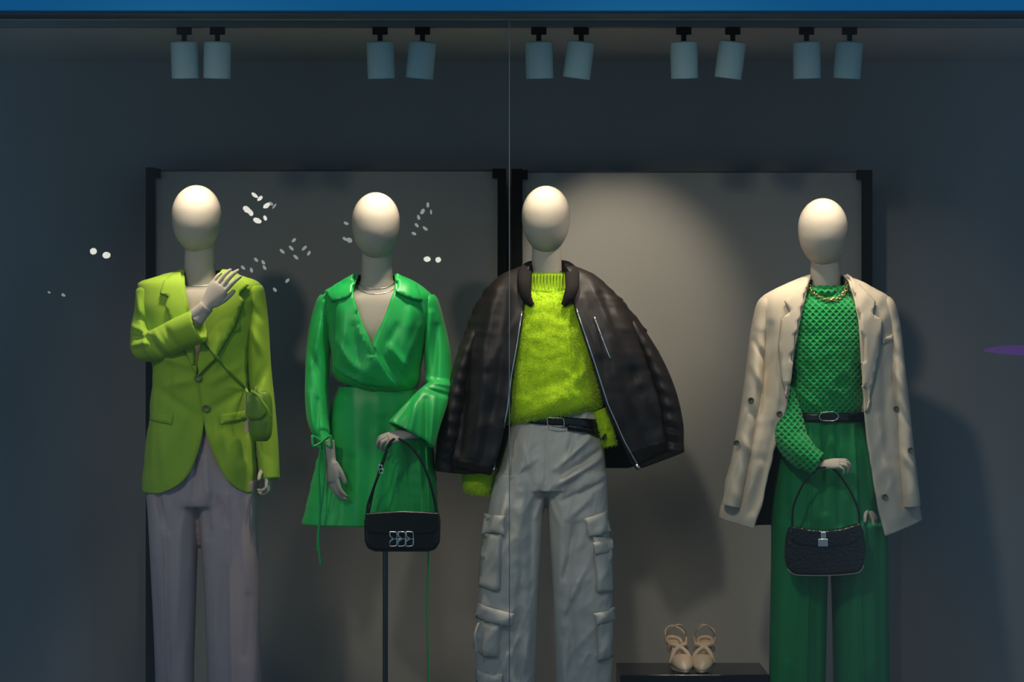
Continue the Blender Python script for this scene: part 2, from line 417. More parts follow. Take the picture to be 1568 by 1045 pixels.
# ------------------------------------------------------------ track spotlights
TY=-0.24
box('lighting_track',-2.3,2.3,TY-.018,TY+.018,zCe-.020,zCe,mat('track_grey',(0.12,0.13,0.13),.5))
cans=[(282,-.02,(285,520,-.05),16,56),(333,.03,(345,620,.0),9,56),(582,-.03,(560,520,-.05),17,56),(647,.09,(560,600,0.1),9,56),(825,-.03,(838,500,-.05),20,52),(890,.13,(960,500,.9),36,46),
      (1047,-.03,(900,560,0.0),17,56),(1122,.12,(1190,620,0.05),11,56),(1235,-.03,(1250,520,-.05),15,52),(1301,.06,(1310,620,0.0),9,56)]
for px,tilt,tg,en,cone in cans:
    e=empty('track_spotlight',(X(px,TY),TY,zCe-.04))
    c=Vector((X(px,TY),TY,zCe-.04)); ax=Vector((-tilt,0.12,-1)).normalized()
    top=c+Vector((0,0,-.022))
    pts=[(top,.012,.012),(top+ax*.003,.040,.040),(top+ax*.008,.0425,.0425),(top+ax*.10,.0425,.0425),(top+ax*.115,.0425,.0425),(top+ax*.117,.040,.040),(top+ax*.112,.036,.036),(top+ax*.07,.03,.03),(top+ax*.068,.005,.005)]
    v,f=sweep(pts,nt=40,sub=2,hint=Vector((0,1,0))); mk('can',v,f,CAN,e)
    v,f=sweep([(c+Vector((0,0,.0195)),.024,.014),(c+Vector((0,0,-.002)),.024,.014)],nt=20,sub=1); mk('adapter',v,f,POST,e)
    wire('stem',[c+Vector((0,0,-.0)),c+Vector((0,0,-.025))],.008,POST,e)
    ld=bpy.data.lights.new('lamp','SPOT'); ld.energy=en*1.45; ld.color=(1.0,0.86,0.68); ld.spot_size=math.radians(cone); ld.spot_blend=0.85; ld.shadow_soft_size=0.02
    lo=bpy.data.objects.new('lamp',ld); sc.collection.objects.link(lo); lo.location=top+ax*.122
    d=P(*tg)-lo.location; lo.rotation_euler=d.to_track_quat('-Z','Y').to_euler(); par(lo,e)
LAMPY=-3.2; LZ=3.06
st=empty('added_fill_lamp',(-2.75,LAMPY,-.06))  # added frontal fill spots; pole and arm are invented to carry them
wire('added_lamp_pole',[(-2.75,LAMPY,-.06),(-2.75,LAMPY,1.5),(-2.75,LAMPY,LZ+.15)],.04,DMET,st,nt=20)
wire('added_lamp_arm',[(-2.75,LAMPY,LZ+.15),(-1.2,LAMPY,LZ+.18),(.4,LAMPY,LZ+.15)],.025,DMET,st,nt=16)
for lx,tg,en in ((-1.85,(-0.72,0,1.28),92),(-.25,(.66,0,1.28),120)):
    L0=Vector((lx,LAMPY,LZ)); d=(Vector(tg)-L0).normalized()
    v,f=sweep([(L0-d*.10+Vector((0,0,.05)),.03,.03),(L0-d*.06,.10,.07),(L0-d*.01,.16,.11),(L0-d*.005,.15,.10),(L0-d*.02,.02,.02)],nt=24,sub=3); mk('added_lamp_head',v,f,DMET,st)
    wire('added_lamp_hanger',[L0-d*.08,Vector((lx,LAMPY,LZ+.17))],.015,DMET,st,nt=12)
    ld=bpy.data.lights.new('lamp','SPOT'); ld.energy=en; ld.color=(1,.9,.76); ld.spot_size=math.radians(35); ld.spot_blend=1.0; ld.shadow_soft_size=.10
    lo=bpy.data.objects.new('lamp',ld); sc.collection.objects.link(lo); lo.location=L0+d*.02; lo.rotation_euler=d.to_track_quat('-Z','Y').to_euler(); par(lo,st)

# ------------------------------------------------------------ MANNEQUIN 1
m1=empty('mannequin',P(303,1185)); head(m1,302,284,388); bust(m1,306,370,437,78)
rows=[(413,277,350,.04,.06,283,342),(422,246,370,.06,.075,286,336),(431,217,394,.08,.09,288,331),(442,211,400,.095,.1,290,328),(475,214,396,.118,.11,297,322),(520,226,386,.128,.11,304,316),
(560,233,382,.125,.1,310,310),(600,234,384,.122,.1,314,314),(640,230,388,.125,.11,319,319),(665,227,390,.13,.115,317,324),(690,224,392,.132,.12,311,333),(715,222,394,.133,.12,301,344),(735,220,395,.133,.12,287,357),(747,219,396,.133,.12,268,372),(753,219,396,.133,.12,250,384)]
b1=shell('blazer',rows,LIME,m1,strokes=[(262,590,305,580,6,.006),(255,600,312,640,7,-.005),(330,585,372,560,6,.006),(325,630,370,600,6,-.005),(300,560,250,545,6,.005),(250,640,262,740,9,.006),(295,650,290,720,7,-.004),(350,650,365,730,8,.006),(335,560,345,520,6,.004),(385,540,378,700,5,-.006),(238,560,240,740,6,.004),(268,560,262,640,5,-.005)],
  nz=[(.03,.012,.002,.01,1.2)],lining=LLINE,xw=3)
t1=bvh(b1)
patch('lapel_left',[(289,440),(280,417),(268,419),(257,431),(252,450),(266,455),(261,470),(285,522),(309,573),(310,556),(303,500)],t1,LIME,m1,off=.012,solid=.006,lift=lambda x,y:.003)
patch('lapel_right',[(331,430),(344,414),(364,425),(384,437),(371,452),(379,462),(365,502),(340,546),(313,574),(311,556),(322,490)],t1,LIME,m1,off=.012,solid=.006,lift=lambda x,y:.003)
strap([(257,431),(252,450),(266,455),(261,470),(285,522),(309,573)],.8,t1,LLINE,m1,'lapel_shade_left',.008)  # thin dark strips standing in for shade along the lapel edges
strap([(384,437),(371,452),(379,462),(365,502),(340,546),(313,574)],.8,t1,LLINE,m1,'lapel_shade_right',.008)
patch('chest_pocket',[(340,500),(372,494),(374,507),(343,514)],t1,LIME,m1,off=.005,solid=.004)
patch('pocket_flap_left',[(232,628),(272,634),(270,648),(231,642)],t1,LIME,m1,off=.006,solid=.005)
patch('pocket_flap_right',[(343,634),(380,628),(382,641),(345,648)],t1,LIME,m1,off=.006,solid=.005)
button('button_1',311,578,t1,BTNL,m1,6); button('button_2',323,624,t1,BTNL,m1,6)
up=sweep(px3([(224,436,0,10,.04),(225,446,0,17,.06),(223,475,-.01,17,.06),(219,508,-.02,19,.058),(221,530,-.045,19,.05),(226,534,-.05,10,.03)]),nt=32,sub=6)
fo=sweep(px3([(213,545,-.03,8,.03),(220,535,-.045,20,.05),(245,527,-.10,25,.05),(272,513,-.145,25,.048),(296,503,-.17,26,.046),(306,499,-.178,26,.045)]),nt=32,sub=6,recess=.025)
el=sweep(px3([(207,542,-.02,6,.02),(212,530,-.025,14,.04),(219,510,-.03,18,.05),(222,480,-.02,16,.05)]),nt=32,sub=4)
fuse('sleeve_left',[up,fo,el],LIME,m1,voxel=.0045,smooth=8,cy=-.02,strokes=[(207,500,238,512,4,.007),(205,515,240,520,3.5,-.008),(203,530,235,525,4,.007),(212,480,236,500,4,-.006),(232,512,262,548,4,-.007),(244,505,272,545,5,.006),(262,500,285,535,5,-.005),(214,455,222,490,5,.005),(222,500,236,545,4,.006)])
tube('sleeve_right',[(388,436,0,10,.04),(389,447,0,16,.06),(394,495,0,17,.06),(397,560,0,18,.056),(403,620,-.01,18,.052),(409,680,-.02,17,.048),(413,734,-.03,15.5,.045)],LIME,m1,strokes=[(385,500,405,540,5,.006),(410,560,392,600,5,-.006),(395,600,415,640,5,.006),(402,650,405,730,6,.004),(388,470,402,490,5,-.004)])
hand('hand_left',P(317,468,-.188),Vector((.54,-.02,.82)),Vector((.35,1,0.0)),.158,SKIN,m1,side=1,curl=(14,18,22,28),spread=5,thumb=(.45,.85,-.25))
v,f=sweep(px3([(285,496,-.165,13,.025),(302,484,-.18,13,.024),(317,469,-.188,11,.022)]),nt=20,sub=4); mk('forearm_left',v,f,SKIN,m1)
hand('hand_right',P(405,716,-.03),Vector((.25,-.35,-.7)),Vector((-1,.2,-.3)),.125,SKIN,m1,side=1,curl=(55,60,60,60),spread=2)
fuse('trousers',legparts([(600,238,384,.1,.09),(640,232,388,.105,.1),(700,226,394,.11,.11),(760,224,396,.11,.11),(775,228,392,.10,.10)],
 [(735,223,307,.105,.105),(800,228,303,.10,.10),(900,233,300,.095,.095),(1045,239,296,.09,.09),(1165,237,297,.09,.09)],[(735,302,397,.105,.105),(800,306,395,.10,.10),(900,313,396,.095,.095),(1045,318,400,.09,.09),(1165,318,403,.09,.09)]),
 MAUVE,m1,voxel=.006,smooth=5,strokes=[(258,755,268,1170,2.6,.007),(354,755,362,1170,2.6,.007),(248,760,262,810,5,-.010),(328,760,322,820,6,-.009),(340,760,354,800,4,-.006),(304,640,304,760,3,-.006),(372,770,385,900,7,.005),(285,800,275,980,6,.004),(392,800,380,1000,6,-.004),(320,700,330,800,5,.006),(350,870,345,1000,8,-.004),(240,860,250,1000,6,-.004)],nz=[(.035,.006,.0022,.004,5.1)])
feet(m1,(267,360))
sb=empty('crossbody_bag',P(399,640,-.12))
tt=bvh(b1)
strap([(312,512),(335,541),(360,572),(388,604)],2.6,tt,LIMEBAG,sb,off=.018)
v,f=sweep(px3([(398,600,-.135,8,.014),(399,606,-.135,15,.026),(400,625,-.135,17,.032),(400,650,-.135,17,.034),(400,668,-.135,15,.03),(400,676,-.135,9,.018)]),nt=32,sub=6); po=mk('pouch',v,f,LIMEBAG,sb)
patch('flap',[(384,602),(398,598),(413,606),(416,632),(408,640),(392,642),(384,634)],bvh(po),LIMEBAG,sb,off=.004,solid=.004)
wire('front_loop',[P(385,600,-.16),P(393,604,-.175),P(402,616,-.178),P(410,628,-.174),P(414,638,-.165)],.004,LIME,sb)
wire('buckle',[P(386,597,-.155),P(391,594,-.16),P(394,600,-.162),P(389,604,-.16),P(386,597,-.155)],.002,GOLD,sb)

# ------------------------------------------------------------ MANNEQUIN 2
m2=empty('mannequin',P(576,1185)); head(m2,576,295,398,36.5); bust(m2,577,380,440,70,600)
def zf2(x,py):
    k=max(0,min(1,(py-540)/60)); return k*(-16*max(0,(575-x)/65))
rows=[(420,544,610,.045,.06,549,605),(431,522,634,.065,.075,546,606),(444,503,653,.085,.09,543,606),(458,494,663,.10,.1,546,601),(490,499,660,.122,.1,556,590),(525,504,652,.135,.1,571,574),
(560,507,646,.14,.1,575,575),(580,508,644,.14,.1,575,575),(592,512,641,.13,.095,575,575),(599,518,636,.105,.09,575,575)]
b2=shell('dress_bodice',rows,KELLY,m2,zf=zf2,strokes=[(530,480,522,560,9,.007),(545,500,552,570,5,-.007),(515,520,560,580,5,.008),(525,560,580,590,4,-.007),(630,480,620,560,9,.007),(600,530,635,575,5,.008),(590,545,632,592,4,-.007),(645,500,610,590,5,.005),(560,510,590,570,5,.004),(610,500,590,540,5,-.005)],
 nz=[(.03,.02,.0025,-.01,2.2)],lining=KDARK,xw=3)
t2=bvh(b2)
patch('wrap_front',[(541,446),(549,470),(560,498),(573,526),(586,552),(600,574),(614,594),(590,592),(560,588),(530,574),(511,560),(512,500),(520,450)],t2,KELLY,m2,off=.007,solid=.006,g=5)
patch('collar_left',[(542,420),(528,428),(500,445),(509,463),(532,458),(547,446)],t2,KELLY,m2,off=.013,solid=.006)
patch('collar_right',[(609,419),(640,436),(649,463),(626,456),(603,444)],t2,KELLY,m2,off=.013,solid=.006)
rows=[(592,518,636,.10,.09),(604,514,641,.103,.095),(622,507,649,.11,.11),(660,497,660,.118,.12),(720,482,667,.13,.12),(765,471,670,.14,.125),(802,462,672,.148,.13)]
sk=shell('dress_skirt',rows,KELLY,m2,strokes=[(515,640,480,800,10,.006),(540,700,525,802,8,-.006),(560,620,552,800,12,.004),(590,640,600,800,5,-.008),(608,660,614,800,4,.009),(624,660,630,800,4,-.009),(640,660,648,800,4,.009),(580,660,582,800,4,.006)],nz=[(.03,.004,.004,0,7.7)],lining=KDARK,xw=2)
tube('sleeve_left',[(500,452,0,10,.04),(499,464,0,15,.055),(492,500,-.005,18,.055),(487,550,-.02,18.5,.055),(485,600,-.05,18,.055),(487,640,-.08,17,.05),(492,664,-.11,13,.04),(495,672,-.12,10,.03),(499,684,-.125,13,.034)],KELLY,m2,
 strokes=[(495,500,480,560,5,.006),(480,540,500,600,5,-.006),(478,600,485,660,4,.006),(490,610,492,665,3,-.006),(500,470,486,520,4,.004)])
up=sweep(px3([(655,452,0,10,.04),(657,464,0,15,.055),(664,500,0,18,.056),(670,545,-.01,21,.056),(672,585,-.03,21,.055),(670,604,-.05,17,.045),(668,610,-.05,9,.02)]),nt=32,sub=6)
fo=sweep(px3([(682,588,-.03,8,.03),(675,596,-.05,18,.045),(662,612,-.10,25,.045),(648,634,-.145,31,.042),(633,660,-.175,38,.04),(629,667,-.18,40,.04)]),nt=36,sub=6,recess=.03)
fuse('sleeve_right',[up,fo],KELLY,m2,voxel=.0045,smooth=5,cy=-.03,strokes=[(660,480,650,560,5,.006),(670,500,665,580,5,-.006),(650,580,690,590,4,.007),(655,595,688,605,3.5,-.008),(640,615,632,665,5,.006),(655,610,655,685,4,-.009),(668,605,662,690,4,.006),(640,605,612,640,4,-.006)])
hand('hand_left',P(506,704,-.15),Vector((.12,-.12,-1)),Vector((.75,.6,0)),.150,SKIN,m2,side=-1,curl=(22,26,30,34),spread=3,thumb=(.35,.9,-.35),arm=.06)
hand('hand_right',P(624,666,-.185),Vector((-.9,-.2,-.15)),Vector((0,.55,-.8)),.130,SKIN,m2,side=1,curl=(45,50,55,55),spread=4,thumb=(.45,.8,-.4),arm=.05)
wire('cuff_tie_left',[P(492,676,-.16),P(488,720,-.165),P(490,780,-.165),P(488,830,-.16),P(491,866,-.16)],.0038,KELLY,m2)
wire('cuff_tie_left_2',[P(494,676,-.16),P(498,710,-.165),P(494,760,-.165),P(487,815,-.16),P(486,845,-.16)],.003,KELLY,m2)
wire('cuff_bow',[P(492,676,-.16),P(478,668,-.17),P(480,684,-.175),P(492,678,-.165),P(506,668,-.175),P(508,686,-.17),P(492,676,-.16)],.004,KELLY,m2)
wire('cuff_tie_right',[P(652,684,-.15),P(655,760,-.165),P(656,850,-.16),P(654,930,-.15),P(656,1045,-.15),P(655,1090,-.15)],.003,KELLY,m2)
def necklace(parent,cx,hw,y0,drop,m,r,tree,name='necklace'):
    pts=[]
    for i in range(25):
        a=math.pi*i/24; x=cx-hw*math.cos(a); y=y0+drop*math.sin(a)
        yy=ysurf(tree,X(x),Z(y),-.02)-r*.8; pts.append(Vector((X(x),yy,Z(y))))
    return wire(name,pts,r,m,parent,sub=3)
tb=bvh([c for c in m2.children if c.name.startswith('neck_and')][0])
necklace(m2,577,27,432,11,SILV,.0015,tb); necklace(m2,577,30,437,14,SILV,.0012,tb)
tb=bvh([c for c in m1.children if c.name.startswith('neck_and')][0])
necklace(m1,306,22,433,6,SILV,.0013,tb)
tube('stand_pole',[(590,790,.0,4,.008),(590,950,.0,4,.008),(590,1180,.0,4,.008)],DMET,m2,nt=20,recess=0)
v,f=sweep([(Vector((X(590),0,.0)),.17,.17),(Vector((X(590),0,.008)),.17,.17),(Vector((X(590),0,.014)),.16,.16)],nt=48,sub=1); mk('stand_base',v,f,DMET,m2)
hb=empty('black_handbag',P(615,815,-.2))
slab('body',[(560,788),(616,785),(671,787),(674,800),(673,832),(667,843),(655,846),(574,846),(562,841),(558,830),(557,800)],-.235,.075,LEATH,hb,bevel=.012)
slab('flap',[(559,787),(616,783),(672,786),(674,805),(668,817),(616,821),(564,817),(558,805)],-.243,.012,LEATH,hb,bevel=.005)
for i,x in enumerate((603,616,628)):
    wire('link_%d'%i,[P(x-6,815,-.25),P(x+4,816,-.252),P(x+5,826,-.25),P(x+4,836,-.252),P(x-6,837,-.25),P(x-6,830,-.252),P(x-1,826,-.25),P(x-6,821,-.252),P(x-6,815,-.25)],.0022,SILV,hb)
wire('link_bar',[P(598,826,-.249),P(634,826,-.249)],.002,SILV,hb,sub=2)
wire('strap_left',[P(562,790,-.22),P(563,775,-.22),P(575,740,-.225),P(588,705,-.225),P(594,682,-.222),P(604,672,-.215)],.0042,LEATH,hb)
wire('strap_right',[P(668,790,-.22),P(667,775,-.22),P(660,745,-.225),P(648,712,-.222),P(630,685,-.215),P(610,672,-.21)],.0042,LEATH,hb)
wire('strap_back',[P(564,790,-.18),P(575,740,-.19),P(592,690,-.195),P(606,674,-.2)],.003,LEATH,hb)
for x,y in ((582,716),(584,722)): wire('strap_ring',[P(x-3,y-3,-.232),P(x+3,y-3,-.234),P(x+3,y+3,-.234),P(x-3,y+3,-.232),P(x-3,y-3,-.232)],.0015,SILV,hb)

# ------------------------------------------------------------ MANNEQUIN 3
m3=empty('mannequin',P(836,1185)); head(m3,836,285,389,37); bust(m3,837,370,458,55)
def zs3(x,py):
    k=max(0,min(1,(py-560)/80)); return k*(11*max(-1,min(1,(836-x)/60)))-k*2
rows=[(419,808,868,.052,.06),(422,806,871,.06,.068),(432,806,870,.062,.068),(444,803,873,.068,.07),(449,795,882,.08,.075),(458,775,900,.10,.09),(475,768,908,.118,.1),(520,770,912,.138,.11),(580,768,918,.15,.12),(615,768,922,.158,.12),(632,772,921,.15,.115),(641,777,917,.13,.10),(642,782,912,.115,.09)]
sw=shell('sweater',rows,FUZZ,m3,zf=zs3,nz=[(.05,.05,.0018,0,3.3),(.2,.2,.0008,0,8.3)],strokes=[(880,600,800,635,7,.004),(900,560,860,600,8,.004),(870,580,800,600,7,-.003),(790,560,800,630,8,.004),(880,480,890,560,8,-.003)])
tsw=bvh(sw)
patch('ribbed_collar',[(807,420),(838,424),(870,420),(871,444),(838,449),(804,445)],tsw,FUZZ,m3,off=.002,solid=.006)
for i in range(13):
    x=810+i*4.9
    y0=ysurf(tsw,X(x),Z(434),-.06)
    wire('rib_%d'%i,[Vector((X(x),y0-.005,Z(421))),Vector((X(x),y0-.006,Z(433))),Vector((X(x-.5+i*.1),y0-.006,Z(445)))],.0038,FUZZ,m3,sub=3)
def zj3(x,py):
    k=max(0,min(1,(py-520)/180)); d=0
    if x>965: d-=k*28*(x-965)/82
    if x<757: d+=k*4*math.sin((x-668)/89*math.pi)
    return d
rows=[(404,808,868,.05,.075,812,864),(412,786,892,.065,.085,809,868),(424,762,914,.08,.095,806,873),(445,742,938,.10,.1,804,875),(470,727,962,.12,.11,803,878),(510,711,991,.145,.12,796,890),(560,697,1016,.155,.125,787,906),(620,686,1034,.158,.125,779,925),(680,672,1046,.15,.12,766,952),(705,668,1049,.14,.12,760,964),(720,668,1049,.13,.115,757,973)]
j3=shell('bomber_jacket',rows,NYLON,m3,zf=zj3,nt=150,lining=BLACK,solid=.006,xw=4,
 strokes=[(760,440,735,560,8,.007),(775,450,760,640,8,-.006),(745,540,730,700,7,.007),(720,560,705,690,6,-.008),(790,480,750,560,6,.005),(770,560,740,700,6,-.005),(900,430,960,560,9,.007),(920,450,990,640,7,-.007),(930,520,960,690,8,.008),(950,600,985,700,6,-.007),(965,480,1010,600,6,-.008),(890,460,915,540,6,.005),(1000,600,1015,690,6,.006)],nz=[(.025,.02,.0028,.01,9.1),(.09,.03,.0006,.02,4.1)])
t3=bvh(j3)
ns=[]
for k in range(18):
    y=500+k*11; ns.append((680,y,725,y+5,2.6,.0022 if k%2 else -.0022)); ns.append((985,y-10,1045,y+4,2.6,.0022 if k%2 else -.0022))
tube('sleeve_left',[(744,480,.0,5,.03),(730,505,-.01,12,.065),(712,550,-.025,14,.080),(698,610,-.04,16,.076),(688,665,-.05,17,.068),(682,700,-.055,15,.055),(681,722,-.055,14,.05)],NYLON,m3,strokes=ns,nz=[(.04,.05,.0015,.03,1.1)])
tube('sleeve_right',[(950,475,.0,5,.03),(972,505,-.01,12,.065),(999,555,-.025,16,.080),(1018,605,-.04,18,.078),(1027,650,-.05,19,.07),(1029,672,-.055,18,.055),(1031,690,-.055,16,.05)],NYLON,m3,strokes=ns,nz=[(.04,.05,.0015,.03,6.1)])
v,f=sweep(px3([(815,468,-.115,4,.008),(806,455,-.115,8,.010),(803,435,-.10,10,.012),(804,418,-.06,11,.012),(812,409,0,9,.012),(826,406,.05,8,.012),(840,405,.065,8,.012),(855,406,.05,8,.012),(868,409,0,9,.012),(876,420,-.06,11,.012),(876,440,-.105,10,.012),(870,457,-.12,8,.010),(862,468,-.12,4,.008)]),nt=24,sub=8,hint=Vector((0,1,0.01))); mk('jacket_rib_collar',v,f,NYL2,m3)
def zline(pts,w,tree,m,parent,name,off=.006): return strap(pts,w,tree,m,parent,name,off)
zline([(799,478),(792,525),(783,575),(777,625),(767,680),(755,722)],0.9,t3,SILV,m3,'zip_left')
zline([(881,474),(893,510),(909,558),(928,618),(954,676),(976,714)],1.0,t3,SILV,m3,'zip_right')
zline([(908,486),(915,505),(924,530),(932,550)],1.0,t3,SILV,m3,'chest_zip',.007)
patch('hem_rib_right',[(955,690),(1000,676),(1040,668),(1046,686),(1010,692),(972,712)],t3,NYL2,m3,off=.003)
patch('hem_rib_left',[(700,700),(764,712),(756,726),(700,716)],t3,NYL2,m3,off=.003)
wire('zip_pull',[P(974,712,-.15),P(980,719,-.15)],.005,SILV,m3,sub=2)
cl=tube('sweater_cuff_left',[(735,690,-.01,20,.05),(733,712,-.01,25,.055),(732,735,-.01,25,.055),(731,750,-.01,21,.045),(730,757,-.01,16,.035)],FUZZ,m3,nz=[(.08,.1,.002,0,1.1)])
cr_=tube('sweater_cuff_right',[(918,628,-.06,12,.03),(926,650,-.06,13,.035),(932,672,-.06,11,.03),(934,683,-.06,9,.026)],FUZZ,m3,nz=[(.08,.1,.002,0,1.1)])
hairs('mohair_fibres',[sw,cl,cr_],[26000,2500,1500],.008,FUZZ,m3)
cp=fuse('cargo_trousers',legparts([(628,782,918,.115,.1),(660,777,922,.12,.105),(700,768,926,.125,.115),(738,757,929,.125,.12),(750,765,920,.12,.11)],
 [(725,758,838,.12,.12),(800,745,831,.115,.115),(900,734,825,.115,.11),(1000,728,822,.11,.105),(1045,727,821,.11,.105),(1165,724,820,.11,.105)],[(725,834,930,.12,.12),(800,840,932,.115,.115),(900,846,938,.115,.11),(1000,849,938,.11,.105),(1045,850,936,.11,.105),(1165,850,934,.11,.105)]),
 CARGO,m3,voxel=.0055,smooth=4,strokes=[(835,660,836,735,2,-.007),(900,670,850,715,5,.013),(915,690,860,725,4,-.013),(920,700,850,740,5,.012),(925,735,860,765,4,-.011),(900,760,870,790,6,.010),(875,665,868,700,4,-.007),(800,680,820,735,5,.007),(785,690,775,760,7,-.006),(800,740,790,850,9,.010),(815,760,812,900,6,-.008),(775,760,762,860,5,.008),(860,770,855,900,7,.009),(880,800,865,880,5,-.009),(890,870,865,930,5,.008),(800,870,790,960,8,-.008),(812,930,800,1045,6,.008),(870,920,880,1040,7,-.009),(860,980,865,1100,6,.008),(780,1000,790,1100,8,.006),(820,700,790,720,5,.006),(840,745,820,790,4,.006),(835,750,855,800,4,.006)],nz=[(.04,.02,.004,.012,2.5),(.09,.05,.0014,.02,1.5)])
tc3=bvh(cp)
def pk(n,poly,off=.004,puff=.010): patch(n,poly,tc3,CARGO,m3,off=off,solid=.006,puff=puff,g=4,ymax=-.03)
pk('pocket_1',[(741,812),(768,814),(766,898),(758,902),(733,896),(735,850)],.004,.018); pk('flap_1',[(742,784),(772,786),(773,816),(755,812),(737,818)],.018,.008)
pk('pocket_2',[(732,945),(768,950),(764,1000),(742,1002),(724,990)],.004,.018); pk('flap_2',[(732,920),(787,934),(784,954),(728,944)],.018,.008)
pk('pocket_3',[(905,815),(936,822),(939,905),(912,902)],.004,.018); pk('flap_3',[(893,790),(928,780),(935,812),(900,819)],.018,.008); pk('flap_3b',[(906,826),(937,824),(938,842),(910,845)],.024,.005)
pk('pocket_4',[(911,945),(939,945),(937,1005),(914,1008)],.004,.018); pk('flap_4',[(907,933),(940,929),(941,948),(911,952)],.020,.008)
pk('pocket_5',[(729,1022),(770,1026),(768,1100),(728,1100)],.004,.014); pk('hip_pocket',[(786,672),(806,668),(800,720),(779,735)],.001,.0)
wire('pocket_tie_1',[P(733,955,-.13),P(727,975,-.14),P(730,1000,-.13)],.004,CARGO,m3)
def ztb(x,py): return 5*(x-850)/60
bl=shell('belt',[(636,776,924,.125,.11),(650,776,924,.128,.112)],LEATH,m3,zf=ztb,solid=.004,step=5)
wire('belt_buckle',[P(838,640,-.145),P(862,641,-.145),P(864,653,-.145),P(839,652,-.145),P(838,640,-.145)],.0016,SILV,m3)
strap([(868,652),(900,657),(924,668)],5,bvh(bl,cp),LEATH,m3,'belt_tail',.012)
feet(m3,(773,892))

# ------------------------------------------------------------ MANNEQUIN 4
m4=empty('mannequin',P(1262,1185)); head(m4,1259,304,408,37.5); bust(m4,1264,390,472,52)
rows=[(438,1232,1298,.056,.062),(444,1229,1301,.062,.068),(454,1224,1306,.072,.075),(464,1208,1322,.092,.09),(480,1196,1332,.108,.1),(520,1196,1332,.122,.105),(580,1199,1326,.125,.105),(620,1200,1322,.12,.1),(634,1204,1318,.11,.095)]
s4=shell('knit_sweater',rows,KNIT,m4,nz=[(.04,.04,.002,0,3.9)],strokes=[(1215,600,1250,630,7,.004)])
wire('collar_roll',[P(1232+ (66*i/16),439+9*math.sin(math.pi*i/16),-.058*math.sin(math.pi*i/16)-.012) for i in range(17)],.010,KNIT,m4,sub=3,nt=12)
def z4(x,py):
    k=max(0,min(1,(py-640)/160))
    if x<1262: return k*12*(x-1103)/45-6*k if x<1160 else k*8
    return k*(17-22*(max(0,x-1345)/65))
rows=[(421,1236,1294,.05,.07,1239,1291),(432,1208,1322,.07,.085,1234,1296),(444,1184,1344,.085,.095,1231,1299),(456,1166,1361,.1,.105,1228,1301),(475,1160,1368,.115,.11,1223,1304),(510,1160,1370,.135,.115,1214,1308),(560,1158,1372,.14,.115,1206,1311),(605,1150,1378,.145,.115,1200,1313),(640,1140,1384,.148,.115,1192,1315),(690,1124,1393,.15,.115,1177,1322),(750,1110,1403,.15,.115,1163,1333),(800,1101,1411,.15,.115,1149,1346)]
b4=shell('linen_blazer',rows,LINEN,m4,zf=z4,nt=150,lining=BLACK,solid=.006,xw=3,strokes=[(1175,500,1160,700,7,-.008),(1170,620,1130,790,8,.007),(1190,620,1150,780,6,-.005),(1345,520,1350,700,8,-.007),(1335,640,1365,790,8,.007),(1380,600,1395,790,7,-.006),(1190,560,1180,640,6,.005)],nz=[(.035,.012,.0025,.012,5.9)])
t4=bvh(b4)
tube('sleeve_left',[(1176,458,0,8,.05),(1171,470,0,13,.065),(1163,510,0,14,.07),(1157,560,-.02,14,.07),(1149,620,-.04,14,.066),(1137,690,-.06,14,.06),(1124,755,-.08,14,.055),(1120,775,-.08,14,.052)],LINEN,m4,recess=.02,strokes=[(1150,520,1172,560,4,-.006),(1148,560,1168,600,5,.006),(1140,620,1160,650,4,-.006),(1130,670,1150,700,5,.006)],nz=[(.04,.03,.002,.01,2)])
tube('sleeve_right',[(1352,458,0,8,.05),(1358,470,0,13,.065),(1366,510,0,14,.07),(1371,560,-.02,14,.07),(1378,620,-.04,14,.066),(1385,690,-.06,14,.06),(1393,755,-.08,14,.055),(1395,775,-.08,14,.052)],LINEN,m4,recess=.02,strokes=[(1355,520,1375,560,4,-.006),(1358,560,1378,600,5,.006),(1365,620,1385,650,4,-.006),(1370,690,1395,720,5,.006)],nz=[(.04,.03,.002,.01,4)])
patch('lapel_left',[(1234,424),(1222,436),(1196,462),(1204,478),(1191,488),(1186,530),(1190,580),(1200,612),(1206,560),(1217,500),(1230,450)],t4,LINEN,m4,off=.015,solid=.006)
patch('lapel_right',[(1292,422),(1312,436),(1334,462),(1328,482),(1343,490),(1341,530),(1328,585),(1314,632),(1311,560),(1306,500),(1298,450)],t4,LINEN,m4,off=.015,solid=.006)
strap([(1196,462),(1204,478),(1191,488),(1186,530),(1190,580),(1200,612)],.8,t4,LSHADE,m4,'lapel_shade_left',.009)  # linen blazer: lapel edge shade drawn as dark strips
strap([(1334,462),(1328,482),(1343,490),(1341,530),(1328,585),(1314,632)],.8,t4,LSHADE,m4,'lapel_shade_right',.009)
patch('chest_welt',[(1344,519),(1364,512),(1365,520),(1345,527)],t4,LINEN,m4,off=.008,solid=.005)
ta=bvh(b4,*[c for c in m4.children if c.name.startswith('sleeve')])
for i,(x,y) in enumerate(((1145,612),(1187,632),(1122,676),(1365,625),(1385,687),(1345,757))): button('button_%d'%i,x,y,ta,BTN,m4,4.5)
tube('knit_sleeve',[(1206,600,-.05,15,.05),(1208,640,-.08,22,.055),(1212,672,-.12,25,.05),(1228,695,-.16,23,.045),(1246,707,-.185,19,.036),(1254,711,-.19,18,.033)],KNIT,m4,recess=.02,nz=[(.05,.05,.002,0,1.4)])
hand('hand_left',P(1258,713,-.195),Vector((.85,-.2,.12)),Vector((.1,.5,-.8)),.118,SKIN,m4,side=-1,curl=(45,50,52,52),spread=6,thumb=(.55,.7,-.3),arm=.05)
tube('knit_sleeve_right',[(1330,690,-.02,12,.04),(1330,730,-.05,13,.04),(1330,765,-.07,11,.03)],KNIT,m4)
